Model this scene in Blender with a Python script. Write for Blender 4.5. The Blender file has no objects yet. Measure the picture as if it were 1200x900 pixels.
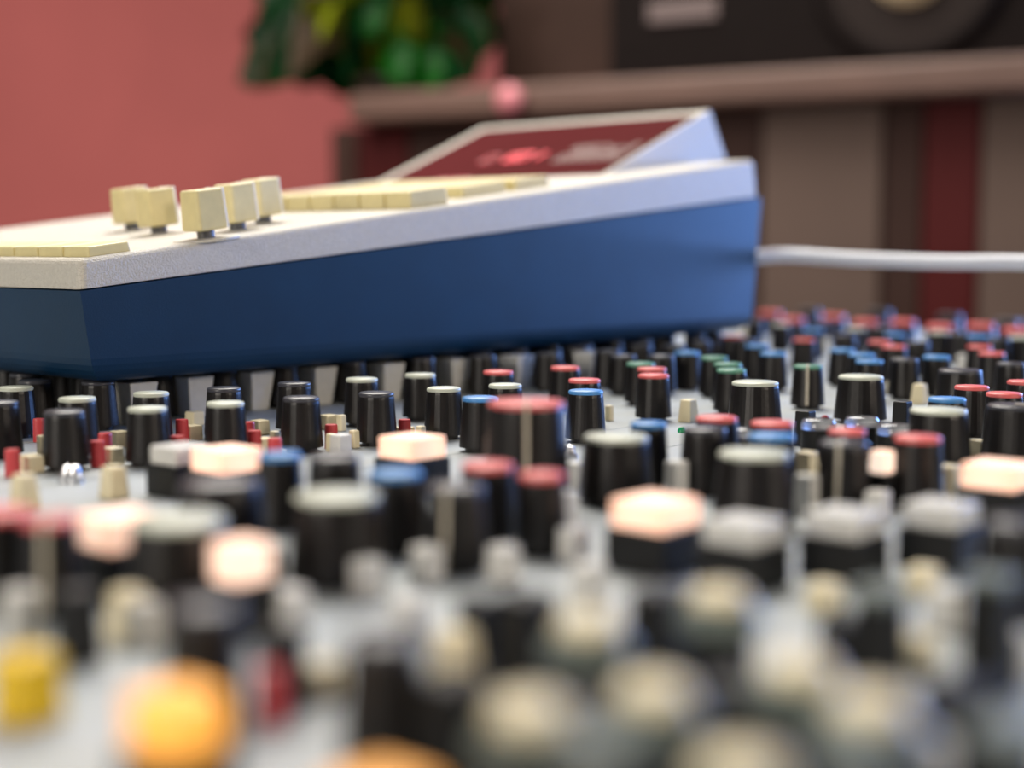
import bpy, bmesh, math, random
from mathutils import Vector, Matrix
random.seed(11)
C = bpy.context.scene.collection
SC = bpy.context.scene

# ------------------------------------------------------------------ camera, world, lights, exposure
F_PX, CAM_H = 1680.0, 0.0557
PITCH = math.atan(160 / F_PX)
cam_data = bpy.data.cameras.new('camera')
cam = bpy.data.objects.new('camera', cam_data)
C.objects.link(cam)
cam.location = (0, 0, CAM_H)
cam.rotation_euler = (math.pi / 2 - PITCH, 0, 0)
cam_data.sensor_width = 36
cam_data.lens = F_PX / 1200 * 36
cam_data.clip_start = 0.01
cam_data.dof.use_dof = True
cam_data.dof.focus_distance = 0.418
cam_data.dof.aperture_fstop = 5.8
cam_data.dof.aperture_blades = 0
SC.camera = cam

world = bpy.data.worlds.new('world')
SC.world = world
world.use_nodes = True
world.node_tree.nodes['Background'].inputs[0].default_value = (1.0, 0.96, 0.92, 1)
world.node_tree.nodes['Background'].inputs[1].default_value = 0.14

def area(name, loc, target, sx, sy, power, color):
    l = bpy.data.lights.new(name, 'AREA')
    l.shape = 'RECTANGLE'; l.size = sx; l.size_y = sy
    l.energy = power; l.color = color
    o = bpy.data.objects.new(name, l); C.objects.link(o)
    o.location = loc
    o.rotation_euler = (Vector(target) - Vector(loc)).to_track_quat('-Z', 'Y').to_euler()
    return o
area('window_light', (1.33, 1.61, 0.30), (0.0, 0.42, 0.0), 0.90, 0.76, 48, (0.20, 0.40, 1.0))
area('right_front_fill', (1.05, -0.40, 0.40), (0.0, 0.5, 0.0), 0.10, 0.20, 5.0, (1.0, 0.86, 0.72))  # warm fill added at right front for the remote's near side
area('ceiling_light', (-0.15, 1.45, 1.50), (0.0, 0.55, 0.0), 1.2, 1.2, 56, (1.0, 0.95, 0.87))
area('left_front_fill', (-0.95, -0.75, 0.45), (0.0, 0.5, 0.0), 0.5, 0.5, 10, (1.0, 0.92, 0.82))  # unseen fill added at left front to brighten remote and button fronts
area('wall_fill', (-1.1, 1.1, 1.3), (-1.0, 2.8, 0.3), 0.7, 0.7, 21, (1.0, 0.93, 0.86))  # fill aimed at the back wall, added to brighten it

SC.view_settings.view_transform = 'Standard'
SC.view_settings.look = 'None'
SC.view_settings.gamma = 1
SC.view_settings.use_curve_mapping = False
SC.view_settings.exposure = 0.0

# ------------------------------------------------------------------ placing: a sight line met with a real plane
CAM = Vector((0, 0, CAM_H))
def ray(px, py):
    u, v = (px - 600) / F_PX, (450 - py) / F_PX
    c, s = math.cos(PITCH), math.sin(PITCH)
    return Vector((u, c + v * s, -s + v * c))
def at(px, py, z):
    r = ray(px, py)
    return CAM + r * ((z - CAM_H) / r.z)
def at_plane(px, py, p, n):
    r = ray(px, py)
    return CAM + r * ((p - CAM).dot(n) / r.dot(n))
def at_dist(px, py, y):
    r = ray(px, py)
    return CAM + r * (y / r.y)

# ------------------------------------------------------------------ materials
def srgb(r, g, b):
    f = lambda c: (c / 12.92 if c <= 0.04045 else ((c + 0.055) / 1.055) ** 2.4)
    return (f(r / 255), f(g / 255), f(b / 255), 1)
def mat(name, col, rough=0.5, var=0.0, scale=60, bump=0.0, bscale=900, emit=None, estr=0, trans=0, metal=0, coat=0):
    m = bpy.data.materials.new(name); m.use_nodes = True
    nt = m.node_tree; b = nt.nodes['Principled BSDF']
    b.inputs['Base Color'].default_value = col
    b.inputs['Roughness'].default_value = rough
    b.inputs['Metallic'].default_value = metal
    if trans: b.inputs['Transmission Weight'].default_value = trans
    if coat: b.inputs['Coat Weight'].default_value = coat
    tc = nt.nodes.new('ShaderNodeTexCoord')
    if var:
        n = nt.nodes.new('ShaderNodeTexNoise'); n.inputs['Scale'].default_value = scale; n.inputs['Detail'].default_value = 6
        nt.links.new(tc.outputs['Object'], n.inputs['Vector'])
        r = nt.nodes.new('ShaderNodeValToRGB')
        r.color_ramp.elements[0].position = 0.3; r.color_ramp.elements[1].position = 0.7
        r.color_ramp.elements[0].color = tuple(c * (1 - var) for c in col[:3]) + (1,)
        r.color_ramp.elements[1].color = tuple(min(1, c * (1 + var)) for c in col[:3]) + (1,)
        nt.links.new(n.outputs['Fac'], r.inputs['Fac']); nt.links.new(r.outputs['Color'], b.inputs['Base Color'])
    if bump:
        n2 = nt.nodes.new('ShaderNodeTexNoise'); n2.inputs['Scale'].default_value = bscale; n2.inputs['Detail'].default_value = 3
        nt.links.new(tc.outputs['Object'], n2.inputs['Vector'])
        bp = nt.nodes.new('ShaderNodeBump'); bp.inputs['Strength'].default_value = bump; bp.inputs['Distance'].default_value = 0.0006
        nt.links.new(n2.outputs['Fac'], bp.inputs['Height']); nt.links.new(bp.outputs['Normal'], b.inputs['Normal'])
    if emit:
        b.inputs['Emission Color'].default_value = emit
        b.inputs['Emission Strength'].default_value = estr
    return m
def lamp_mat(name, edge, core, s_edge, s_core, radius):
    """a translucent cap lit by a bulb in its middle: brightest nearest the bulb"""
    m = bpy.data.materials.new(name); m.use_nodes = True
    nt = m.node_tree; b = nt.nodes['Principled BSDF']
    b.inputs['Base Color'].default_value = edge; b.inputs['Roughness'].default_value = 0.4
    tc = nt.nodes.new('ShaderNodeTexCoord')
    ln = nt.nodes.new('ShaderNodeVectorMath'); ln.operation = 'LENGTH'
    nt.links.new(tc.outputs['Object'], ln.inputs[0])
    mr = nt.nodes.new('ShaderNodeMapRange'); mr.inputs[1].default_value = 0.0; mr.inputs[2].default_value = radius
    nt.links.new(ln.outputs['Value'], mr.inputs[0])
    mx = nt.nodes.new('ShaderNodeMix'); mx.data_type = 'RGBA'
    nt.links.new(mr.outputs[0], mx.inputs[0])
    mx.inputs[6].default_value = tuple(c * s_core for c in core[:3]) + (1,)
    mx.inputs[7].default_value = tuple(c * s_edge for c in edge[:3]) + (1,)
    nt.links.new(mx.outputs[2], b.inputs['Emission Color'])
    b.inputs['Emission Strength'].default_value = 1
    return m

M = {}
M['black'] = mat('black_knob_plastic', srgb(24, 21, 20), 0.36, 0.25, 900, 0.08, 1500)
M['black'].node_tree.nodes['Principled BSDF'].inputs['Specular IOR Level'].default_value = 0.32
M['cap_red'] = mat('red_cap_plastic', srgb(224, 104, 102), 0.4, 0.06, 300)
M['cap_blue'] = mat('blue_cap_plastic', srgb(76, 142, 206), 0.4, 0.06, 300)
M['cap_green'] = mat('green_cap_plastic', srgb(84, 140, 116), 0.4, 0.06, 300)
M['cap_white'] = mat('pale_grey_cap_plastic', srgb(196, 200, 184), 0.4, 0.06, 300)
M['cap_dark'] = mat('charcoal_cap_plastic', srgb(66, 66, 72), 0.3, 0.08, 300)
M['pointer'] = mat('pale_pointer_paint', srgb(205, 196, 176), 0.5, 0.05, 300)
M['panel'] = mat('console_panel_paint', srgb(168, 174, 176), 0.45, 0.10, 25, 0.1, 600)
M['chassis'] = mat('console_chassis_paint', srgb(60, 62, 66), 0.5, 0.1, 20)
M['btn_red'] = mat('red_button_plastic', srgb(204, 66, 70), 0.4, 0.05, 300)
M['btn_cream'] = mat('cream_button_plastic', srgb(236, 222, 184), 0.45, 0.05, 300)
M['btn_white'] = mat('white_button_plastic', srgb(216, 214, 208), 0.4, 0.05, 300)
M['btn_yellow'] = mat('yellow_button_plastic', srgb(244, 200, 20), 0.4, 0.05, 300)
M['btn_black'] = mat('black_button_plastic', srgb(20, 20, 20), 0.5, 0.1, 300)
M['dome'] = mat('grey_green_knob_plastic', srgb(104, 114, 108), 0.45, 0.06, 300)
M['clear'] = mat('clear_cap_plastic', (0.95, 0.97, 1, 1), 0.06, trans=0.9)
M['chrome'] = mat('chrome_metal', (0.6, 0.6, 0.62, 1), 0.3, metal=1)
M['led_green'] = mat('green_led_plastic', srgb(10, 130, 80), 0.2, emit=srgb(10, 150, 90), estr=0.25)
M['led_red'] = mat('red_led_plastic', srgb(170, 20, 40), 0.2)
M['lamp_warm'] = lamp_mat('warm_lamp_cap', (1.0, 0.56, 0.38, 1), (1.0, 0.88, 0.74, 1), 0.92, 1.05, 0.0085)
M['lamp_orange'] = lamp_mat('orange_lamp_cap', (0.95, 0.40, 0.06, 1), (1.0, 0.50, 0.10, 1), 0.85, 1.0, 0.006)
M['remote_blue'] = mat('remote_blue_paint', srgb(3, 46, 76), 0.45, 0.10, 40, 0.12, 1800)
M['remote_white'] = mat('remote_offwhite_paint', srgb(208, 202, 190), 0.5, 0.05, 700, 0.9, 1500)
M['key'] = mat('cream_key_plastic', srgb(226, 212, 158), 0.45, 0.05, 200)
M['key_stripe'] = mat('white_stripe_plastic', srgb(250, 248, 242), 0.4)
M['shaft'] = mat('grey_shaft_metal', srgb(96, 96, 98), 0.4, metal=0.6)
M['window_red'] = mat('dark_red_display_window', srgb(78, 24, 28), 0.12, 0.05, 60)
M['digit'] = mat('red_digit_glow', srgb(220, 50, 60), 0.4, emit=(1.0, 0.09, 0.13, 1), estr=0.75)
M['digit_dim'] = mat('red_digit_dim_glow', srgb(160, 40, 50), 0.4, emit=(0.7, 0.05, 0.08, 1), estr=0.3)
M['print'] = mat('white_legend_print', srgb(206, 186, 182), 0.5)
M['cable'] = mat('white_cable_sheath', srgb(214, 218, 228), 0.4, 0.04, 80)
M['wall'] = mat('red_wall_paint', srgb(188, 98, 95), 0.8, 0.05, 4, 0.2, 120)
M['floor'] = mat('floor_boards', srgb(104, 84, 70), 0.6, 0.2, 8)
M['wood'] = mat('brown_wood', srgb(104, 78, 68), 0.5, 0.14, 9)
M['wood_dark'] = mat('dark_brown_wood', srgb(62, 42, 36), 0.65, 0.14, 9)
M['board_grey'] = mat('grey_brown_board', srgb(102, 85, 77), 0.65, 0.08, 6)
M['board_red'] = mat('dark_red_board', srgb(76, 22, 22), 0.65, 0.08, 6)
M['speaker'] = mat('black_speaker_vinyl', srgb(24, 18, 17), 0.75, 0.1, 40)
M['speaker_side'] = mat('brown_speaker_veneer', srgb(60, 44, 38), 0.65, 0.12, 12)
M['cone'] = mat('grey_speaker_cone', srgb(44, 37, 35), 0.8, 0.08, 60)
M['dust_cap'] = mat('cream_dust_cap', srgb(214, 196, 160), 0.6)
M['badge'] = mat('grey_plate', srgb(104, 88, 86), 0.5)
M['leaf'] = mat('green_leaf', srgb(14, 82, 14), 0.4, 0.35, 14)
M['leaf_dark'] = mat('dark_green_leaf', srgb(10, 52, 22), 0.35, 0.3, 14)
M['leaf_yellow'] = mat('yellow_green_leaf', srgb(136, 146, 22), 0.4, 0.25, 14)
M['leaf_brown'] = mat('brown_dry_leaf', srgb(66, 46, 18), 0.6, 0.25, 14)
M['pot'] = mat('dark_pot_clay', srgb(44, 40, 32), 0.6, 0.15, 20)
M['pink'] = mat('pink_glaze', srgb(214, 130, 138), 0.3)

for n_, v_ in (('speaker', 0.08), ('cone', 0.1), ('speaker_side', 0.1), ('board_grey', 0.2), ('wood_dark', 0.2), ('board_red', 0.2), ('btn_black', 0.3), ('remote_blue', 0.3), ('leaf', 0.2), ('leaf_dark', 0.2), ('window_red', 0.25)):
    M[n_].node_tree.nodes['Principled BSDF'].inputs['Specular IOR Level'].default_value = v_

# ------------------------------------------------------------------ mesh helpers
def mesh(name, bm, m, smooth=False):
    bmesh.ops.recalc_face_normals(bm, faces=bm.faces)
    me = bpy.data.meshes.new(name)
    bm.to_mesh(me); bm.free()
    if smooth:
        for p in me.polygons: p.use_smooth = True
    for mm in (m if isinstance(m, (list, tuple)) else [m]): me.materials.append(mm)
    return me
def link(name, me, parent=None, loc=(0, 0, 0), rz=0.0):
    o = bpy.data.objects.new(name, me); C.objects.link(o)
    o.location = loc; o.rotation_euler = (0, 0, rz)
    if parent: o.parent = parent
    return o
def empty(name, loc, label, cat, group=None, rz=0):
    o = bpy.data.objects.new(name, None); C.objects.link(o)
    o.empty_display_size = 0.02
    o.location = loc; o.rotation_euler = (0, 0, rz); o['label'] = label; o['category'] = cat
    if group: o['group'] = group
    return o
def lathe(profile, n=32, flute=0.0):
    bm = bmesh.new(); rings = []
    for r, z in profile:
        if r < 1e-7: rings.append([bm.verts.new((0, 0, z))]); continue
        ring = []
        for k in range(n):
            rr = r * (1 - (flute if k % 2 else 0)); a = 2 * math.pi * k / n
            ring.append(bm.verts.new((rr * math.cos(a), rr * math.sin(a), z)))
        rings.append(ring)
    for a, b in zip(rings, rings[1:]):
        if len(a) == 1 and len(b) == 1: continue
        for k in range(n):
            k2 = (k + 1) % n
            if len(a) == 1: bm.faces.new((a[0], b[k], b[k2]))
            elif len(b) == 1: bm.faces.new((a[k], a[k2], b[0]))
            else: bm.faces.new((a[k], a[k2], b[k2], b[k]))
    return bm
def box(x0, x1, y0, y1, z0, z1, bev=0.0, seg=2, taper=0.0):
    bm = bmesh.new()
    v = []
    cx, cy = (x0 + x1) / 2, (y0 + y1) / 2
    for z in (z0, z1):
        k = 1 - taper if z == z1 else 1
        for x, y in ((x0, y0), (x1, y0), (x1, y1), (x0, y1)):
            v.append(bm.verts.new((cx + (x - cx) * k, cy + (y - cy) * k, z)))
    for f in ((3, 2, 1, 0), (4, 5, 6, 7), (0, 1, 5, 4), (1, 2, 6, 5), (2, 3, 7, 6), (3, 0, 4, 7)):
        bm.faces.new([v[i] for i in f])
    if bev: bmesh.ops.bevel(bm, geom=list(bm.edges), offset=bev, segments=seg, profile=0.5, affect='EDGES')
    return bm
def prism(pts, w0, w1):
    """profile in local x-z, swept along local y from w0 to w1"""
    bm = bmesh.new()
    a = [bm.verts.new((x, w0, z)) for x, z in pts]
    b = [bm.verts.new((x, w1, z)) for x, z in pts]
    bm.faces.new(a); bm.faces.new(b[::-1])
    n = len(pts)
    for i in range(n): bm.faces.new((a[i], b[i], b[(i + 1) % n], a[(i + 1) % n]))
    return bm
def tube(points, r, n=12):
    bm = bmesh.new(); rings = []
    for i, p in enumerate(points):
        t = (points[min(i + 1, len(points) - 1)] - points[max(i - 1, 0)]).normalized()
        u = t.cross(Vector((0, 0, 1))).normalized(); v = u.cross(t)
        rings.append([bm.verts.new(p + (u * math.cos(2 * math.pi * k / n) + v * math.sin(2 * math.pi * k / n)) * r) for k in range(n)])
    for a, b in zip(rings, rings[1:]):
        for k in range(n): bm.faces.new((a[k], a[(k + 1) % n], b[(k + 1) % n], b[k]))
    bm.faces.new(rings[0][::-1]); bm.faces.new(rings[-1])
    return bm

# ------------------------------------------------------------------ directions: the console and the remote lie parallel
ANG = math.radians(41.5)                     # depth axis of console, measured from straight ahead to the right
S = Vector((math.sin(ANG), math.cos(ANG), 0))   # front to back
W = Vector((-S.y, S.x, 0))                      # near end to far end
RZ = math.atan2(S.y, S.x)
P0 = at(104, 447, 0.0165); P0.z = 0            # near front corner of remote

# ------------------------------------------------------------------ room
FLOOR_Z = -0.82
fl = link('floor', mesh('floor', box(-3, 3.2, -1.5, 3.0, FLOOR_Z - 0.05, FLOOR_Z), M['floor'])); fl['kind'] = 'structure'
wl = link('wall_back', mesh('wall_back', box(-3, 3.2, 2.86, 2.96, FLOOR_Z, 1.9), M['wall'])); wl['kind'] = 'structure'

# ------------------------------------------------------------------ mixing console
console = empty('mixing_console', (P0.x, P0.y, 0), 'large audio mixing console covered in rows of black knobs with coloured caps', 'mixing console', rz=RZ)
S0, S1, W0, W1 = -0.42, 0.665, -0.78, 0.50
link('chassis', mesh('chassis', box(S0, S1, W0, W1, -0.11, -0.0022, 0.003), M['chassis']), console)
PITCH_W = 0.0355
n_strip = int((W1 - W0) / PITCH_W)
strip_me = mesh('channel_strip', box(S0 + 0.001, S1 - 0.001, 0.0002, PITCH_W - 0.0002, -0.0022, 0, 0.0002, 1), M['panel'])
for k in range(n_strip): link('channel_strip', strip_me, console, (0, W0 + 0.001 + k * PITCH_W, 0))
leg_me = mesh('leg', box(-0.03, 0.03, -0.03, 0.03, FLOOR_Z, -0.11), M['chassis'])
for sx in (S0 + 0.06, S1 - 0.06):
    for wy in (W0 + 0.06, W1 - 0.06): link('leg', leg_me, console, (sx, wy, 0))
INV = Matrix.Rotation(-RZ, 4, 'Z')
def loc_c(p):
    q = INV @ (Vector((p.x, p.y, 0)) - Vector((P0.x, P0.y, 0)))
    return (q.x, q.y, 0)
def in_deck(p):
    q = loc_c(p)
    return S0 + 0.01 < q[0] < S1 - 0.01 and W0 + 0.01 < q[1] < W1 - 0.02

KINDS = {'small': (0.0050, 0.0150), 'narrow': (0.0042, 0.0150), 'large': (0.0071, 0.0150), 'tall': (0.0081, 0.0235)}
KNOB = {}
for kn, (r, h) in KINDS.items():
    rb = r * 1.18
    body = mesh(kn + '_knob', lathe([(rb * 0.72, 0), (rb * 0.72, 0.0012), (rb, 0.0013), (rb * 0.995, 0.002), (r * 1.01, h - 0.0018), (r * 0.985, h - 0.0011), (0, h - 0.0011)], 40, 0.006), M['black'])
    cap = lambda m, r=r, h=h: mesh('cap', lathe([(r * 0.97, h - 0.0011), (r * 1.0, h - 0.0008), (r * 0.99, h - 0.0003), (r * 0.93, h), (0, h + 0.0001)], 40), m, True)
    caps = {c: cap(M['cap_' + c]) for c in ('red', 'blue', 'green', 'white', 'dark')}
    deep = mesh('cap', lathe([(r * 1.045, h - 0.0052), (r * 1.0, h - 0.0008), (r * 0.99, h - 0.0003), (r * 0.93, h), (0, h + 0.0001)], 40), M['cap_red'], True)
    caps['deep'] = deep
    bm = bmesh.new()
    hw = 0.0004
    vs = [bm.verts.new(p) for p in ((rb * 1.002, -hw, 0.0016), (rb * 1.002, hw, 0.0016), (r * 1.02, hw, h - 0.0016), (r * 1.02, -hw, h - 0.0016), (r * 1.0, hw, h + 0.00035), (r * 1.0, -hw, h + 0.00035), (0, hw, h + 0.00035), (0, -hw, h + 0.00035))]
    bm.faces.new((vs[0], vs[1], vs[2], vs[3])); bm.faces.new((vs[3], vs[2], vs[4], vs[5])); bm.faces.new((vs[5], vs[4], vs[6], vs[7]))
    ext = bmesh.ops.extrude_face_region(bm, geom=list(bm.faces))
    for v in ext['geom']:
        if isinstance(v, bmesh.types.BMVert):
            v.co.x -= 0.0006; v.co.z -= 0.0004
    KNOB[kn] = (body, caps, mesh('pointer_line', bm, M['pointer']), h)
COLNAME = {'deep': 'deep red', 'red': 'red', 'blue': 'blue', 'green': 'green', 'white': 'pale grey', 'dark': 'charcoal'}
KSTYLE = {'small': 'small', 'narrow': 'slim', 'large': 'wide', 'tall': 'tall wide'}
placed = []
def knob(px, py, kind, col, pointer=None):
    body, caps, line, h = KNOB[kind]
    p = at(px, py, h)
    if not in_deck(p): print('SKIP knob', px, py); return
    for q, rq in placed:
        if (q - p).xy.length < (rq + KINDS[kind][0] * 1.13):
            print('OVERLAP', px, py, kind, round((q - p).xy.length, 4))
    placed.append((p, KINDS[kind][0] * 1.13))
    o = link('knob', body, console, loc_c(p), random.uniform(0, 6.28))
    o['label'] = '%s black knob with %s cap%s' % (KSTYLE[kind], COLNAME[col], ' and pale pointer line' if pointer is not None else '')
    c = link('cap', caps[col], o); c['label'] = COLNAME[col] + ' cap'
    if pointer is not None:
        o.rotation_euler.z = math.atan2(-p.y, -p.x) + math.radians(pointer) - RZ
        l = link('pointer_line', line, o); l['label'] = 'pale pointer line'
    return o

KNOBS = [
 # sharp rows in front of the remote
 (-1, 470, 'small', 'dark'), (90.5, 465.5, 'small', 'white'), (177, 459.5, 'small', 'white'), (262.5, 454, 'small', 'dark'),
 (345, 448, 'small', 'dark'), (424, 443, 'small', 'white'), (492.5, 438, 'small', 'white'),
 (75.5, 481, 'small', 'dark'), (172.5, 477, 'small', 'white'), (264, 471, 'small', 'white'), (353, 465, 'small', 'dark'),
 (441, 459.5, 'small', 'dark'), (520, 454, 'small', 'white'), (563, 465, 'small', 'blue'), (592, 450, 'small', 'white'),
 (18.5, 453, 'small', 'white'), (584, 434.5, 'small', 'red'), (662.5, 429.5, 'small', 'red'), (685, 444, 'small', 'red'), (686.5, 457, 'small', 'blue'),
 (751, 425, 'small', 'green'), (764, 431, 'small', 'red'), (766, 438.5, 'small', 'red'),
 (837, 418, 'small', 'green'), (853, 425.5, 'small', 'green'), (857, 432.5, 'small', 'green'),
 (885, 447, 'large', 'white'), (617, 470, 'tall', 'red', 0), (722, 510, 'large', 'white'), (760, 495, 'narrow', 'blue'), (826, 501, 'small', 'dark'),
 (840, 488, 'small', 'red'), (905, 494, 'small', 'red'), (904, 509, 'small', 'blue'), (884, 529, 'large', 'white'),
 (906, 413, 'small', 'blue'), (887, 404, 'small', 'blue'), (947, 428, 'small', 'green', -2), (1009, 440, 'large', 'white'), (1125, 433, 'large', 'dark'),
 (1139, 452, 'small', 'red'), (1110, 466, 'small', 'blue'), (1100, 479, 'large', 'white'), (1177, 460, 'small', 'red'), (1200, 446, 'small', 'red'),
 (1190, 474, 'large', 'dark', 60), (1076, 511, 'small', 'red'), (993, 503, 'narrow', 'red'), (989, 517, 'small', 'dark', -12),
 # further back, to the right of the remote
 (1097.5, 417, 'small', 'blue'), (1162.5, 413, 'small', 'red'), (1148, 405, 'small', 'red'), (1019, 422, 'small', 'blue'), (1010, 414.5, 'small', 'blue'),
 (987, 409, 'small', 'blue'), (942, 397, 'small', 'red'), (1048, 405, 'small', 'red'), (1031, 399.5, 'small', 'red'), (1101, 388, 'small', 'white'),
 (1003, 384, 'small', 'white'), (915, 379, 'small', 'white'), (903, 365, 'large', 'deep'), (929, 372, 'large', 'deep'), (977, 369, 'large', 'deep'),
 (1015, 375, 'large', 'deep'), (1058, 375, 'large', 'deep'), (1102, 380, 'large', 'deep'), (1150, 379, 'large', 'deep'), (1192, 384, 'large', 'deep'),
 (953, 386, 'small', 'blue'), (1049, 391, 'small', 'blue'), (1146, 393, 'small', 'blue'), (1196, 394, 'small', 'white'), (859, 393, 'small', 'red'),
 (949, 362, 'large', 'dark'), (1031, 363, 'large', 'dark'), (1113, 368, 'large', 'dark'), (1180, 374, 'large', 'dark'),
 # shaded rows beneath the remote
 (41, 445, 'small', 'dark'), (112, 441, 'small', 'dark'), (185, 436, 'small', 'dark'), (260, 431, 'small', 'dark'), (332, 427, 'small', 'dark'),
 (412, 423, 'small', 'dark'), (494, 419, 'small', 'dark'), (566, 416, 'small', 'dark'), (642, 413, 'small', 'dark'), (712, 410, 'small', 'dark'), (790, 404, 'small', 'dark'),
 (820, 399, 'small', 'dark'), (750, 403, 'small', 'dark'), (676, 406, 'small', 'dark'), (604, 408, 'small', 'dark'), (715, 395, 'small', 'dark'), (770, 392, 'small', 'dark'), (835, 388, 'small', 'dark'), (655, 397, 'small', 'dark'), (805, 412, 'small', 'blue'), (872, 397, 'small', 'dark'), (730, 416, 'small', 'dark'), (775, 416, 'small', 'dark'),
 (1075, 400, 'small', 'dark'), (965, 378, 'small', 'dark'), (1035, 383, 'small', 'dark'), (1125, 390, 'small', 'dark'), (1170, 396, 'small', 'dark'), (885, 375, 'small', 'dark'), (990, 392, 'small', 'dark'), (1185, 425, 'small', 'dark'), (1060, 420, 'small', 'dark'),
 # nearer, soft
 (-2, 598, 'small', 'red'), (58, 606, 'narrow', 'red', -14), (209, 606, 'large', 'white'), (258, 563, 'large', 'dark'), (328, 531, 'narrow', 'blue'),
 (395, 578, 'large', 'white'), (463, 552, 'small', 'blue'), (392, 534, 'small', 'dark'), (534, 568, 'small', 'dark', -20), (572, 543, 'small', 'red'),
 (635, 554, 'narrow', 'red'), (237, 708, 'narrow', 'dark'), (450, 742, 'narrow', 'dark'), (1195, 610, 'small', 'dark'),
]
for k in KNOBS: knob(*k)
UNDER = [(0.012 + 0.0215 * i + 0.006 * (j % 2), 0.014 + 0.0213 * j) for i in range(16) for j in range(8)]   # extra rows added below the remote to block light there

# buttons: tops of small switch caps
def round_button(r, h, m): return mesh('push_button', lathe([(r * 1.05, 0), (r, h - 0.0006), (r * 0.93, h - 0.0001), (0, h)], 20), m)
def square_button(a, b, h, m, taper=0.06): return mesh('push_button', box(-a / 2, a / 2, -b / 2, b / 2, 0, h, 0.0004, 2, taper), m)
BTN = {
 'red': (round_button(0.0018, 0.0068, M['btn_red']), 0.0068, 'round red push button'),
 'cream': (square_button(0.0046, 0.0046, 0.0044, M['btn_cream']), 0.0044, 'square cream push button'),
 'cream_slim': (square_button(0.0024, 0.0024, 0.0050, M['btn_cream']), 0.0050, 'slim cream push button'),
 'cream_tall': (square_button(0.0052, 0.0052, 0.0072, M['btn_cream'], 0.26), 0.0072, 'tapered cream push button'),
 'white': (square_button(0.0044, 0.0044, 0.0060, M['btn_white']), 0.0060, 'square white push button'),
 'white_tall': (square_button(0.0042, 0.0042, 0.0085, M['btn_white']), 0.0085, 'tall white push button'),
 'black': (square_button(0.0050, 0.0050, 0.0100, M['btn_black'], 0.14), 0.0100, 'tapered black push button'),
 'black_wide': (square_button(0.0066, 0.0066, 0.0115, M['btn_black'], 0.10), 0.0115, 'wide black push button'),
 'yellow': (square_button(0.0064, 0.0064, 0.0080, M['btn_yellow']), 0.0080, 'square yellow push button'),
 'red_square': (square_button(0.0056, 0.0056, 0.0060, M['btn_red']), 0.0060, 'square red push button'),
 'bright_gap_block': (square_button(0.0072, 0.0072, 0.0135, M['btn_white'], -0.45), 0.0135, 'flared white block standing in for a bright gap'),  # white shape stands in for lit gaps seen between knobs below the remote
}
def button(px, py, kind):
    me, h, lab = BTN[kind]
    p = at(px, py, h)
    if not in_deck(p): print('SKIP btn', px, py); return
    for q, rq in placed:
        if (q - p).xy.length < rq + 0.0024: print('BTN OVERLAP', px, py, kind, round((q - p).xy.length, 4))
    buttons_at.append(p)
    o = link('push_button', me, console, loc_c(p), math.radians(random.uniform(-2, 2))); o['label'] = lab
buttons_at = []
BUTTONS = [
 (14, 526, 'red'), (46, 490, 'red'), (114, 516, 'red'), (123, 507, 'red'), (208, 510, 'red'), (213, 491, 'red'), (298, 504, 'red'), (291, 494, 'red'),
 (322, 513, 'red'), (388, 497, 'red'), (474, 491, 'red'),
 (37, 533, 'cream'), (132, 524, 'cream'), (140, 505, 'cream'), (225, 498, 'cream'), (309, 513, 'cream'), (385, 486, 'cream'), (474, 500, 'cream'),
 (221, 521, 'cream'), (228, 482, 'cream'), (304, 492, 'cream'), (415, 504, 'cream_slim'), (49, 510, 'cream_slim'), (322, 505, 'cream_slim'), (388, 508, 'cream_slim'), (400, 486, 'cream_slim'), (493, 499, 'cream_slim'),
 (133, 546, 'cream_tall'), (28, 556, 'cream_tall'), (399, 509, 'white'), (807, 468, 'cream_tall'), (714, 475, 'cream_slim'), (793, 540, 'white_tall'), (674, 541, 'white'),
 (1047, 448, 'cream'), (1078, 450, 'cream_tall'), (1058, 470, 'black'), (944, 481, 'black'), (946, 529, 'cream_tall'), (946, 556, 'white_tall'),
 (1112, 545, 'cream_tall'), (1145, 515, 'cream'), (1029, 575, 'white'), (661, 575, 'white_tall'), (672, 618, 'white'), (968, 397, 'cream_tall'), (1000, 402, 'white'),
 (1125, 398, 'cream_tall'), (1074, 410, 'cream_tall'), (872, 385, 'cream_tall'), (880, 400, 'white'), (1186, 410, 'white'), (835, 402, 'white'), (1128, 415, 'white_tall'),
 (150, 690, 'cream_tall'), (168, 705, 'white'), (533, 738, 'cream_tall'), (600, 818, 'cream_tall'), (557, 826, 'red'), (375, 775, 'cream'), (315, 782, 'red'),
 (30, 766, 'yellow'), (24, 690, 'white_tall'), (967, 683, 'cream'), (1083, 664, 'cream'), (1074, 745, 'cream'), (1108, 690, 'white'), (925, 862, 'cream'), (1085, 862, 'white_tall'),
 (500, 640, 'white'), (430, 655, 'white'), (590, 640, 'white'), (690, 660, 'white'), (340, 690, 'white'), (315, 640, 'white'), (1190, 740, 'white'), (480, 700, 'white'),
 (158, 447, 'bright_gap_block'), (225, 440, 'bright_gap_block'), (297, 434, 'bright_gap_block'), (372, 429, 'bright_gap_block'), (452, 425, 'bright_gap_block'), (530, 420, 'bright_gap_block'), (605, 416, 'bright_gap_block'), (692, 412, 'bright_gap_block'),  # bright gaps along the remote's lower edge, built as white blocks
 (617, 695, 'black_wide'), (773, 690, 'black_wide'), (863, 800, 'black_wide'), (705, 828, 'black_wide'), (560, 700, 'black'), (330, 735, 'black'), (530, 790, 'black_wide'), (90, 690, 'black'), (1120, 800, 'black_wide'), (985, 722, 'black'),
]
for b in BUTTONS: button(*b)

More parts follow.
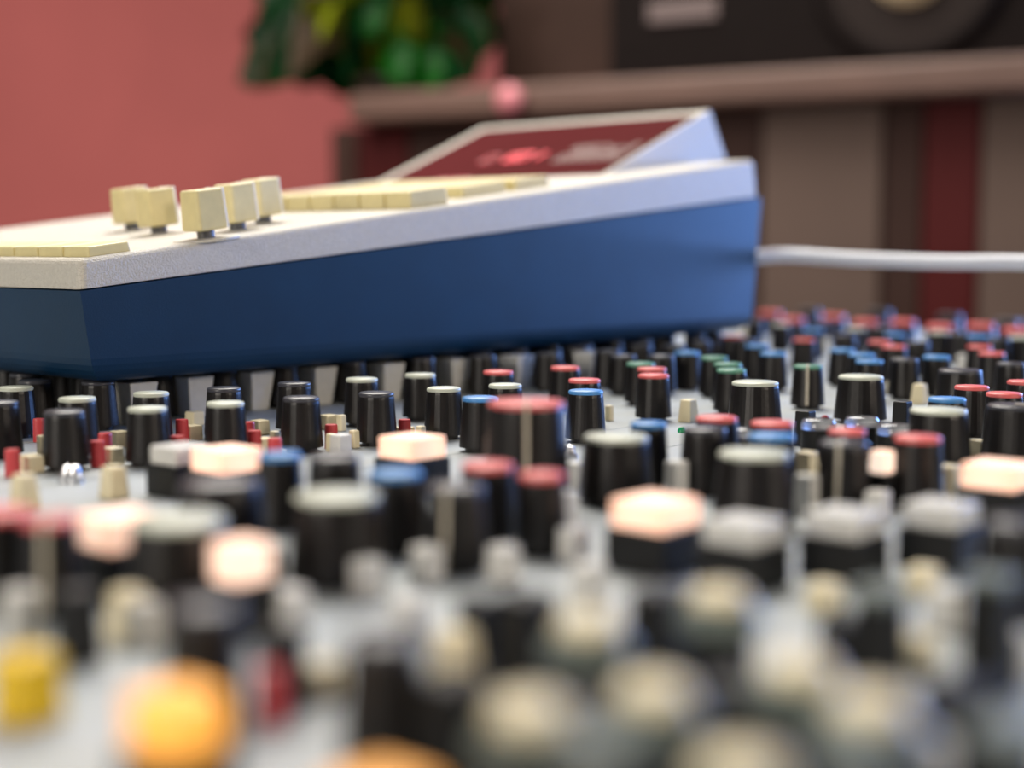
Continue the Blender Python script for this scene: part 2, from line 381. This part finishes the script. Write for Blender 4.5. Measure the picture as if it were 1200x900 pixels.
for s_, w_ in UNDER:
    p = P0 + S * s_ + W * w_
    if all((q - p).xy.length > rq + 0.0062 for q, rq in placed) and all((b_ - p).xy.length > 0.0105 for b_ in buttons_at):
        body, caps, line, h = KNOB['small']
        placed.append((Vector((p.x, p.y, h)), 0.0059))
        o = link('knob', body, console, loc_c(p), random.uniform(0, 6.28)); o['label'] = 'small black knob with charcoal cap'
        link('cap', caps['dark'], o)['label'] = 'charcoal cap'
def to_px(p):
    d = p - CAM; c, s_ = math.cos(PITCH), math.sin(PITCH)
    z = d.y * c - d.z * s_
    return None if z < 0.02 else 600 + F_PX * d.x / z
cyc = ['dark', 'red', 'white', 'blue', 'red', 'dark', 'green', 'blue']
cnt = 0
for i in range(22):
    for j in range(14):
        p = P0 + S * (-0.18 + 0.036 * i) + W * (-0.02 - 0.0355 * j)
        x = to_px(p)
        if cnt < 56 and x is not None and 1225 < x < 1900 and p.y > 0.2 and in_deck(p) and all((q - p).xy.length > rq + 0.009 for q, rq in placed):
            kn = 'large' if i % 4 == 0 else 'small'
            body, caps, line, h = KNOB[kn]
            placed.append((Vector((p.x, p.y, h)), 0.0085)); cnt += 1
            o = link('knob', body, console, loc_c(p), random.uniform(0, 6.28)); o['label'] = '%s black knob with %s cap' % (KSTYLE[kn], COLNAME[cyc[i % 8]])
            link('cap', caps[cyc[i % 8]], o)['label'] = COLNAME[cyc[i % 8]] + ' cap'
print('OUTSIDE', cnt)
# grey mushroom-shaped knobs with cream tops, close to the lens
dome_stem = mesh('mushroom_knob', lathe([(0.0042, 0), (0.0038, 0.0104), (0, 0.0104)], 24), M['btn_black'])
dome_skirt = mesh('skirt', lathe([(0, 0.0100), (0.0050, 0.0102), (0.0053, 0.0106), (0.0050, 0.0119), (0.0038, 0.0134), (0, 0.0136)], 32), M['dome'], True)
dome_cap = mesh('cap', lathe([(0.0036, 0.0132), (0.0035, 0.0144), (0.0028, 0.0150), (0, 0.0151)], 32), M['btn_cream'], True)
for px, py in ((690, 722), (767, 800), (845, 690), (937, 772), (622, 822), (1022, 815), (870, 888)):
    p = at(px, py, 0.015)
    if not in_deck(p): continue
    o = link('mushroom_knob', dome_stem, console, loc_c(p)); o['label'] = 'mushroom knob with grey skirt and cream top on black stem'
    a = link('skirt', dome_skirt, o); a['label'] = 'grey green skirt'
    a = link('cap', dome_cap, o); a['label'] = 'cream top'
# narrow black lever knobs with grey tops
lev = mesh('lever_knob', box(-0.0028, 0.0028, -0.0028, 0.0028, 0, 0.0135, 0.0005, 2, 0.05), M['btn_black'])
levc = mesh('cap', box(-0.0028, 0.0028, -0.0028, 0.0028, 0.0136, 0.0150, 0.0004, 2), M['dome'])
for px, py in ((1033, 688), (1163, 672), (1007, 872), (1185, 850), (700, 868)):
    p = at(px, py, 0.015)
    o = link('lever_knob', lev, console, loc_c(p)); o['label'] = 'narrow black lever knob with grey top'
    link('cap', levc, o)['label'] = 'grey top'

# illuminated square switches on black housings
def lamp_meshes(a, lamp_h, base_h, m):
    base = mesh('lamp_switch', box(-a / 2 - 0.0007, a / 2 + 0.0007, -a / 2 - 0.0007, a / 2 + 0.0007, 0, base_h, 0.0004, 2), M['btn_black'])
    cap = mesh('switch_cap', box(-a / 2, a / 2, -a / 2, a / 2, -lamp_h / 2, lamp_h / 2, 0.0006, 3), m, False)
    return base, cap, base_h + lamp_h / 2
L_WARM = lamp_meshes(0.0112, 0.0050, 0.0075, M['lamp_warm'])
L_MID = lamp_meshes(0.0066, 0.0058, 0.0075, M['lamp_warm'])
L_SMALL = lamp_meshes(0.0042, 0.0048, 0.0075, M['lamp_warm'])
L_WHITE = lamp_meshes(0.0100, 0.0042, 0.0070, M['btn_white'])
L_ORANGE = lamp_meshes(0.0072, 0.0060, 0.0060, M['lamp_orange'])
def lamp(px, py, ms, lab, caplab):
    base, cap, zc = ms
    p = at(px, py, zc)
    for q, rq in placed:
        if (q - p).xy.length < rq + 0.0055: print('LAMP OVERLAP', px, py, round((q - p).xy.length, 4))
    o = link('lamp_switch', base, console, loc_c(p)); o['label'] = lab
    c = link('switch_cap', cap, o, (0, 0, zc)); c['label'] = caplab
for px, py in ((266, 538), (483, 523), (768, 600), (1170, 556), (141, 620)):
    lamp(px, py, L_WARM, 'square switch with glowing warm white cap', 'glowing warm white cap')
for px, py, lm in ((283, 657, L_MID), (1034, 541, L_SMALL)):
    lamp(px, py, lm, 'small square switch with glowing warm white cap', 'glowing warm white cap')
for px, py in ((212, 532), (872, 622), (990, 612), (1103, 602)):
    lamp(px, py, L_WHITE, 'square switch with unlit white cap', 'unlit white cap')
for px, py in ((207, 845), (446, 962)):
    lamp(px, py, L_ORANGE, 'square switch with glowing orange cap', 'glowing orange cap')
# clear-capped switches
cb = mesh('clear_cap_switch', lathe([(0.0046, 0), (0.0045, 0.0082), (0, 0.0082)], 28), M['btn_black'])
cc = mesh('clear_cap', lathe([(0.0046, 0.0083), (0.0046, 0.0096), (0.0040, 0.0108), (0, 0.0110)], 28), M['clear'], True)
for px, py in ((959, 497), (1010, 494), (871, 508), (1048, 503)):
    p = at(px, py, 0.0095)
    o = link('clear_cap_switch', cb, console, loc_c(p)); o['label'] = 'round black switch with clear plastic cap'
    link('clear_cap', cc, o)['label'] = 'clear plastic cap'
nut = mesh('chrome_nut', lathe([(0.0022, 0), (0.0022, 0.0016), (0.0015, 0.0022), (0.0011, 0.0040), (0, 0.0044)], 18), M['chrome'])
for px, py in ((79, 551), (88, 551), (668, 527), (455, 545)):
    o = link('chrome_nut', nut, console, loc_c(at(px, py, 0.003))); o['label'] = 'small chrome nut'
led = lambda m: mesh('indicator_light', lathe([(0.0013, 0), (0.0013, 0.0008), (0.0008, 0.0016), (0, 0.0018)], 16), m, True)
o = link('indicator_light', led(M['led_green']), console, loc_c(at(799, 503, 0.001))); o['label'] = 'green indicator light'
o = link('indicator_light', led(M['led_red']), console, loc_c(at(967, 489, 0.001))); o['label'] = 'red indicator light'

# ------------------------------------------------------------------ the remote on top of the console
remote = empty('remote_control_unit', (P0.x, P0.y, 0), 'wedge-shaped blue remote control unit with off-white top, resting on the console knobs', 'remote control', rz=RZ)
RW = 0.215
bm = prism([(0.002, 0.0154), (0.3615, 0.0156), (0.3692, 0.0797), (-0.0020, 0.0430)], 0.0, RW)
ed = [e for e in bm.edges if all(v.co.z < 0.02 for v in e.verts)]
bmesh.ops.bevel(bm, geom=ed, offset=0.0075, segments=6, profile=0.5, affect='EDGES')
link('body', mesh('body', bm, M['remote_blue']), remote)
bm = prism([(-0.0015, 0.0435), (0.3665, 0.0802), (0.3635, 0.0975), (-0.0015, 0.0523)], 0.0006, RW - 0.0006)
ed = [e for e in bm.edges if not all(v.co.z < 0.0437 + 0.1 * max(0, v.co.x) + 0.0005 and abs(v.co.z - (0.0435 + 0.0997 * (v.co.x + 0.0015))) < 0.002 for v in e.verts)]
bmesh.ops.bevel(bm, geom=ed, offset=0.0022, segments=4, profile=0.5, affect='EDGES')
link('lid', mesh('lid', bm, M['remote_white'], False), remote)
LID_A = P0 + Vector((0, 0, 0.0524)); SLOPE = (0.0975 - 0.0523) / 0.365
lid_dir = (S + Vector((0, 0, SLOPE))).normalized()
LID_N = lid_dir.cross(W).normalized()
if LID_N.z < 0: LID_N = -LID_N
def rl(p):                                     # world point to remote's local frame
    q = INV @ (p - P0); return q
def on_lid(px, py): return rl(at_plane(px, py, LID_A, LID_N))
def lid_z(s): return 0.0524 + SLOPE * s
TILT = -math.atan(SLOPE)
# display hood
w0, w1 = 0.0400, 0.196
Q = lambda px, py: rl(at_plane(px, py, P0 + W * w0, W))
a_, b_, c_ = Q(703, 207), Q(832, 129), Q(851, 186)
hood_pts = [(a_.x, lid_z(a_.x) - 0.001), (b_.x, b_.z), (c_.x, lid_z(c_.x) - 0.001)]
print('hood', hood_pts)
bm = prism(hood_pts, w0, w1)
front = min(bm.faces, key=lambda f: f.normal.x if len(f.verts) == 4 else 9)
bm.normal_update()
slope_v = Vector((b_.x - a_.x, 0, b_.z - hood_pts[0][1])).normalized()
front_n = Vector((-slope_v.z, 0, slope_v.x))
front = max([f for f in bm.faces if len(f.verts) == 4], key=lambda f: abs(f.normal.dot(front_n)))
edges = [e for e in bm.edges]
ins = bmesh.ops.inset_region(bm, faces=[front], thickness=0.0052, use_even_offset=True)
for v in front.verts: v.co -= front_n * 0.0012
hood = link('display_hood', mesh('display_hood', bm, M['remote_white']), remote)
L = (Vector((b_.x, 0, b_.z)) - Vector((hood_pts[0][0], 0, hood_pts[0][1]))).length
o3 = Vector((hood_pts[0][0], 0, hood_pts[0][1]))
def frame_obj(name, me, parent):              # mesh in (along slope, along width, out of face)
    o = link(name, me, parent)
    o.matrix_local = Matrix(((slope_v.x, 0, front_n.x, o3.x), (0, 1, 0, 0), (slope_v.z, 0, front_n.z, o3.z), (0, 0, 0, 1)))
    return o
win = frame_obj('display_window', mesh('display_window', box(0.0053, L - 0.0053, w0 + 0.0053, w1 - 0.0053, -0.0012, -0.0003), M['window_red']), hood)
win['label'] = 'dark red display window'
fp = (Matrix.Rotation(RZ, 4, 'Z') @ o3) + P0; fn = Matrix.Rotation(RZ, 4, 'Z') @ front_n
def on_disp(px, py):
    q = rl(at_plane(px, py, fp, fn)) - o3
    return q.dot(slope_v), q.y
SEG = {'8': 'abcdefg', '0': 'abcdef', '1': 'bc', '2': 'abged', '5': 'afgcd'}
def digit(ch, px, py, m, hgt=0.011):
    u, w = on_disp(px, py); hw = hgt * 0.28; t = hgt * 0.075
    segs = {'a': (u + hgt / 2, w, t, hw), 'd': (u - hgt / 2, w, t, hw), 'g': (u, w, t, hw), 'b': (u + hgt / 4, w - hw, hgt / 4, t), 'c': (u - hgt / 4, w - hw, hgt / 4, t), 'f': (u + hgt / 4, w + hw, hgt / 4, t), 'e': (u - hgt / 4, w + hw, hgt / 4, t)}
    bm = bmesh.new()
    for s in SEG[ch]:
        cu, cw, du, dw = segs[s]
        t2 = box(cu - du, cu + du, cw - dw, cw + dw, -0.0004, 0.0001)
        me = bpy.data.meshes.new('t'); t2.to_mesh(me); t2.free(); bm.from_mesh(me); bpy.data.meshes.remove(me)
    o = frame_obj('digit', mesh('digit', bm, m), hood); o['label'] = 'glowing red display digit'
digit('0', 574, 186, M['digit_dim']); digit('8', 602, 184, M['digit']); digit('0', 614, 183, M['digit']); digit('1', 629, 182, M['digit'])
u, w = on_disp(530, 211)
o = frame_obj('indicator_bar', mesh('indicator_bar', box(0.0056, 0.0075, w - 0.012, w + 0.012, -0.0004, 0.0001), M['digit_dim']), hood); o['label'] = 'dim red indicator bar'
bm = bmesh.new()
(ua, wa), (ub, wb) = on_disp(650, 190), on_disp(748, 166)
for i in range(6):
    for j in range(9):
        if random.random() < 0.12: continue
        cu = ua + (ub - ua) * (i + 0.5) / 6; cw = w0 + 0.010 + 0.042 * j / 9
        t2 = box(cu - 0.0005, cu + 0.0005, cw, cw + 0.0034, -0.0004, 0.0000)
        me = bpy.data.meshes.new('t'); t2.to_mesh(me); t2.free(); bm.from_mesh(me); bpy.data.meshes.remove(me)
o = frame_obj('printed_legend', mesh('printed_legend', bm, M['print']), hood); o['label'] = 'rows of small white printed legend'
# keys
def key(s, w, ds, dw, h):
    me = mesh('key', box(-ds / 2, ds / 2, -dw / 2, dw / 2, 0, h, 0.0006, 2, 0.05), M['key'])
    o = link('key', me, remote, (s, w, lid_z(s) - 0.0003)); o.rotation_euler = (0, TILT, 0); return o
KW = 0.0142
for k in range(9): key(0.1490, 0.0130 + k * KW, 0.020, KW - 0.0008, 0.0068)
for k in range(7): key(0.1945, 0.0270 + k * KW, 0.026, KW - 0.0008, 0.0050)
for k in range(7): key(0.2240, 0.0270 + k * KW, 0.022, KW - 0.0008, 0.0050)
for k in range(9): key(0.0105, 0.0100 + k * KW, 0.0150, KW - 0.0006, 0.0034)
# selector knobs
sel_me = mesh('selector_knob', box(-0.0056, 0.0056, -0.0050, 0.0050, 0.0028, 0.0158, 0.0009, 2, 0.08), M['key'])
str_me = mesh('pointer_stripe', box(0.0046, 0.0058, -0.0051, 0.0051, 0.0030, 0.0160, 0.0003, 1, 0.08), M['key_stripe'])
sh_me = mesh('shaft', lathe([(0.0028, -0.0004), (0.0028, 0.0029), (0, 0.0029)], 20), M['shaft'])
disc_me = mesh('dial_ring', lathe([(0.0105, -0.0004), (0.0105, 0.0003), (0, 0.0004)], 36), M['remote_white'])
for px, py, rot in ((156, 270, -8), (187, 274, -4), (242, 280, 0), (279, 270, 3), (309, 262, 6)):
    q = on_lid(px, py)
    o = link('selector_knob', sel_me, remote, (q.x, q.y, lid_z(q.x))); o.rotation_euler = (0, TILT, math.radians(rot)); o['label'] = 'blocky cream selector knob with white stripe'
    link('pointer_stripe', str_me, o)['label'] = 'white stripe'
    link('shaft', sh_me, o)['label'] = 'grey shaft'
    link('dial_ring', disc_me, o)

# cable leaving the back of the remote
q0 = Matrix.Rotation(RZ, 4, 'Z') @ Vector((0.3725, 0.030, 0.051)) + P0
ctrl = [q0, q0 + S * 0.02 + Vector((0.01, 0, 0)), at_dist(925, 299, 0.70), at_dist(1000, 303.5, 0.675), at_dist(1100, 307, 0.645), at_dist(1200, 307.5, 0.615), at_dist(1290, 312, 0.59), Vector((0.34, 0.55, 0.022)), Vector((0.50, 0.52, 0.0185)), Vector((0.70, 0.52, 0.0185))]
pts = []
for i in range(len(ctrl) - 1):
    p0, p1, p2, p3 = ctrl[max(i - 1, 0)], ctrl[i], ctrl[i + 1], ctrl[min(i + 2, len(ctrl) - 1)]
    for k in range(8):
        t = k / 8
        pts.append(0.5 * ((2 * p1) + (p2 - p0) * t + (2 * p0 - 5 * p1 + 4 * p2 - p3) * t * t + (3 * p1 - p0 - 3 * p2 + p3) * t ** 3))
pts.append(ctrl[-1])
o = link('cable', mesh('cable', tube(pts, 0.0032), M['cable'], True))
o['label'] = 'white cable running from the back of the blue remote unit to the right'; o['category'] = 'cable'

# ------------------------------------------------------------------ sideboard behind the console
A = Vector((-0.285, 2.22, 0)); CD = Vector((0.885, -0.466, 0)).normalized(); CN = Vector((CD.y, -CD.x, 0))   # CN faces the camera
RC = math.atan2(CD.y, CD.x)
cab = empty('wooden_sideboard', (A.x, A.y, FLOOR_Z), 'brown wooden sideboard with thick top and dark red and grey front boards', 'sideboard', rz=RC)
LEN, DEP = 1.06, 0.42
TOPZ, SLABZ = 0.283 - FLOOR_Z, 0.240 - FLOOR_Z
# local: x along the front, y into the depth
link('top', mesh('top', box(0.06, LEN, -0.03, DEP, SLABZ, TOPZ, 0.008, 3), M['wood']), cab)
link('carcass', mesh('carcass', box(0.0, LEN, 0.03, DEP - 0.01, 0, SLABZ), M['wood_dark']), cab)
bands = [(0.0, 0.045, 'wood_dark'), (0.048, 0.135, 'board_red'), (0.138, 0.36, 'wood_dark'), (0.363, 0.60, 'wood_dark'), (0.603, 0.685, 'wood_dark'), (0.688, 0.845, 'board_grey'), (0.848, 0.895, 'wood_dark'), (0.898, 0.965, 'board_red'), (0.968, 1.057, 'board_grey')]
for x0, x1, mk in bands:
    o = link('front_board', mesh('front_board', box(x0, x1, 0.012 + random.uniform(0, 0.006), 0.03, 0.02, SLABZ - 0.002, 0.002, 1), M[mk]), cab)
    o['label'] = {'wood_dark': 'dark brown front board', 'board_red': 'dark red front board', 'board_grey': 'grey brown front board'}[mk]
def cab_pt(px, py, y):                         # sight line met with a vertical plane y behind the front
    n = -CN
    p = at_plane(px, py, A - CN * y if False else A + Vector((-CD.y, CD.x, 0)) * y, Vector((-CD.y, CD.x, 0)))
    q = Matrix.Rotation(-RC, 4, 'Z') @ (p - A); return q
# loudspeaker on the sideboard
q = cab_pt(712, 60, 0.03); qc = cab_pt(1066, -42, 0.03)
sx0 = q.x
spk = empty('loudspeaker', A + Matrix.Rotation(RC, 4, 'Z') @ Vector((sx0, 0.03, 0.283)), 'black loudspeaker with cream dust cap standing on the wooden sideboard', 'loudspeaker', rz=RC)
SW = LEN - sx0 - 0.02
SH = 0.36
link('cabinet', mesh('cabinet', box(0.0, SW, 0.012, 0.30, 0.0, SH, 0.004, 2), M['speaker_side']), spk)['label'] = 'dark brown cabinet'
link('baffle', mesh('baffle', box(0.003, SW - 0.003, 0.0, 0.013, 0.003, SH - 0.003, 0.003, 2), M['speaker']), spk)['label'] = 'black front baffle'
def ring_part(name, prof, m, cx, cz, label, n=48):
    bm = lathe(prof, n); bmesh.ops.rotate(bm, verts=bm.verts, cent=(0, 0, 0), matrix=Matrix.Rotation(math.pi / 2, 3, 'X'))
    o = link(name, mesh(name, bm, m, True), spk, (cx, 0, cz)); o['label'] = label
wx, wz = qc.x - sx0, qc.z - 0.283
ring_part('woofer_surround', [(0.125, -0.001), (0.125, 0.006), (0.112, 0.010), (0.104, 0.004), (0.100, 0.001)], M['speaker'], wx, wz, 'black rubber surround')
ring_part('cone', [(0.103, 0.004), (0.050, 0.0012), (0.04, 0.001)], M['cone'], wx, wz, 'grey cone')
ring_part('dust_cap', [(0.052, 0.001), (0.048, 0.012), (0.030, 0.022), (0, 0.026)], M['dust_cap'], wx, wz, 'cream dust cap')
q = cab_pt(800, 12, 0.03)
link('name_plate', mesh('name_plate', box(q.x - sx0 - 0.05, q.x - sx0 + 0.05, -0.003, 0.001, q.z - 0.283 - 0.014, q.z - 0.283 + 0.014, 0.001, 1), M['badge']), spk)['label'] = 'plain grey plate'
q2 = cab_pt(582, 60, 0.20)
bx_w = sx0 - q2.x - 0.004
tray = link('wooden_box', mesh('wooden_box', box(0, bx_w, 0, 0.20, 0, 0.33, 0.004, 2), M['speaker_side']), None, A + Matrix.Rotation(RC, 4, 'Z') @ Vector((q2.x, 0.20, 0.283)), RC)
tray['label'] = 'dark brown box on the sideboard between plant and black loudspeaker'; tray['category'] = 'box'
# pink knob on the front edge of the sideboard top
q = cab_pt(602, 110, -0.03)
bm = lathe([(0, -0.006), (0.009, -0.006), (0.009, 0.004), (0.019, 0.008), (0.021, 0.015), (0.017, 0.022), (0, 0.025)], 28)
bmesh.ops.rotate(bm, verts=bm.verts, cent=(0, 0, 0), matrix=Matrix.Rotation(math.pi / 2, 3, 'X'))
o = link('round_knob', mesh('round_knob', bm, M['pink'], True), cab, (q.x, -0.03, 0.2605 - FLOOR_Z)); o['label'] = 'small pink round knob on the front edge'
# plant
q = cab_pt(455, 112, 0.10)
base = A + Matrix.Rotation(RC, 4, 'Z') @ Vector((q.x, 0.10, 0.283))
plant = empty('potted_plant', base, 'leafy green potted plant spreading over the left end of the wooden sideboard', 'plant')
link('pot', mesh('pot', lathe([(0, 0), (0.045, 0), (0.055, 0.03), (0.058, 0.034), (0.050, 0.034), (0.048, 0.026), (0, 0.026)], 28), M['pot'], True), plant)['label'] = 'dark clay pot'
def leaf(tip, width, m, droop, start=Vector((0, 0, 0.026))):
    bm = bmesh.new(); n = 10; rows = []
    d = tip - start
    side = d.cross(Vector((random.uniform(-.35, .35), 1, random.uniform(-.35, .35)))).normalized()
    nor = side.cross(d).normalized()
    for i in range(n + 1):
        t = i / n
        c = start + d * t + Vector((0, 0, droop * 4 * t * (1 - t)))
        wv = 1.25 * width * (0.4 + 0.6 * math.sin(math.pi * (0.15 + 0.6 * t))) * (1 - t ** 8) + 0.0008
        rows.append([bm.verts.new(c - side * wv / 2 + nor * wv * 0.12), bm.verts.new(c), bm.verts.new(c + side * wv / 2 + nor * wv * 0.12)])
    for a, b in zip(rows, rows[1:]):
        for k in range(2): bm.faces.new((a[k], a[k + 1], b[k + 1], b[k]))
    for v in bm.verts:                         # leaves lie on the board where they reach it
        q = Matrix.Rotation(-RC, 4, 'Z') @ (base + v.co - A)
        if q.x > -0.02 and q.y > -0.06: v.co.z = max(v.co.z, 0.006)
    ext = bmesh.ops.solidify(bm, geom=list(bm.faces), thickness=0.0012)
    o = link('leaf', mesh('leaf', bm, m, True), plant)
    return o
def tip_at(px, py, y): return at_dist(px, py, y) - base
yb = base.y
LEAVES = [(402, 96, -.07, .09, 'leaf_dark', .08), (345, 98, -.05, .11, 'leaf_dark', .08), (520, 94, -.08, .10, 'leaf', .06), (560, 88, -.10, .10, 'leaf_brown', .06), (475, 100, -.09, .09, 'leaf', .08), (350, 88, -0.03, .11, 'leaf_dark', .08), (385, 48, -0.02, .11, 'leaf', .08), (525, 48, -0.02, .11, 'leaf_dark', .06), (296, 96, -0.05, .085, 'leaf_brown', .08), (284, 40, 0.00, .10, 'leaf_dark', .05), (300, -40, -0.03, .11, 'leaf_dark', .03), (326, 96, -0.06, .075, 'leaf_dark', .12), (340, 55, -0.06, .10, 'leaf_dark', .07), (352, 0, -0.10, .055, 'leaf_yellow', .02),
 (376, 48, -0.13, .05, 'leaf_yellow', .10), (410, -80, -0.04, .13, 'leaf', 0), (430, -40, 0.03, .13, 'leaf_dark', 0), (455, -90, -0.02, .13, 'leaf', 0), (486, -10, -0.12, .055, 'leaf_yellow', 0), (500, -50, 0.02, .13, 'leaf', 0), (520, -80, -0.03, .12, 'leaf', 0),
 (545, -40, -0.11, .12, 'leaf_dark', 0), (575, -60, -0.11, .11, 'leaf', .02), (578, -20, -0.11, .10, 'leaf_dark', .03), (578, 40, -0.11, .09, 'leaf_dark', .05), (578, 48, -0.11, .08, 'leaf_brown', .10), (575, 48, -0.11, .10, 'leaf_brown', .06), (400, 20, 0.06, .14, 'leaf', .03), (525, 10, 0.06, .14, 'leaf', .03), (440, 30, -0.06, .12, 'leaf', .04), (490, 40, -0.07, .08, 'leaf_yellow', .04), (340, -10, 0.05, .12, 'leaf', .05), (300, 10, 0.04, .11, 'leaf_dark', .06),
 (440, 48, -0.07, .11, 'leaf', .14), (480, 48, -0.07, .12, 'leaf_dark', .14), (540, 48, -0.07, .11, 'leaf', .13), (410, 48, -0.07, .09, 'leaf_dark', .13), (560, 48, -0.11, .10, 'leaf_dark', .12), (465, 48, -0.07, .11, 'leaf', .12), (512, 48, -0.07, .11, 'leaf', .10), (425, 48, -0.07, .11, 'leaf_dark', .10), (308, 88, -0.06, .10, 'leaf_dark', .08), (578, 20, -0.11, .11, 'leaf', .05), (570, 48, -0.11, .10, 'leaf_dark', .09), (278, 96, -0.05, .13, 'leaf_dark', .09), (312, 96, -0.09, .13, 'leaf_dark', .10), (335, 96, -0.10, .10, 'leaf_brown', .12), (545, 48, -0.11, .13, 'leaf_dark', .10), (578, 48, -0.11, .12, 'leaf_brown', .10), (578, 48, -0.11, .12, 'leaf_dark', .09), (565, 40, -0.11, .15, 'leaf_dark', .05), (578, 10, -0.11, .14, 'leaf_dark', .04), (535, 48, -0.06, .14, 'leaf', .09), (320, 0, 0.02, .15, 'leaf', .04), (310, 36, -0.05, .12, 'leaf', .07)]
for px, py, dy, wd, mk, dr in LEAVES:
    o = leaf(tip_at(px, py, yb + dy), wd, M[mk], dr)
    if mk in ('leaf_yellow', 'leaf_brown'): o['label'] = 'yellow green leaf' if mk == 'leaf_yellow' else 'brown dry leaf'
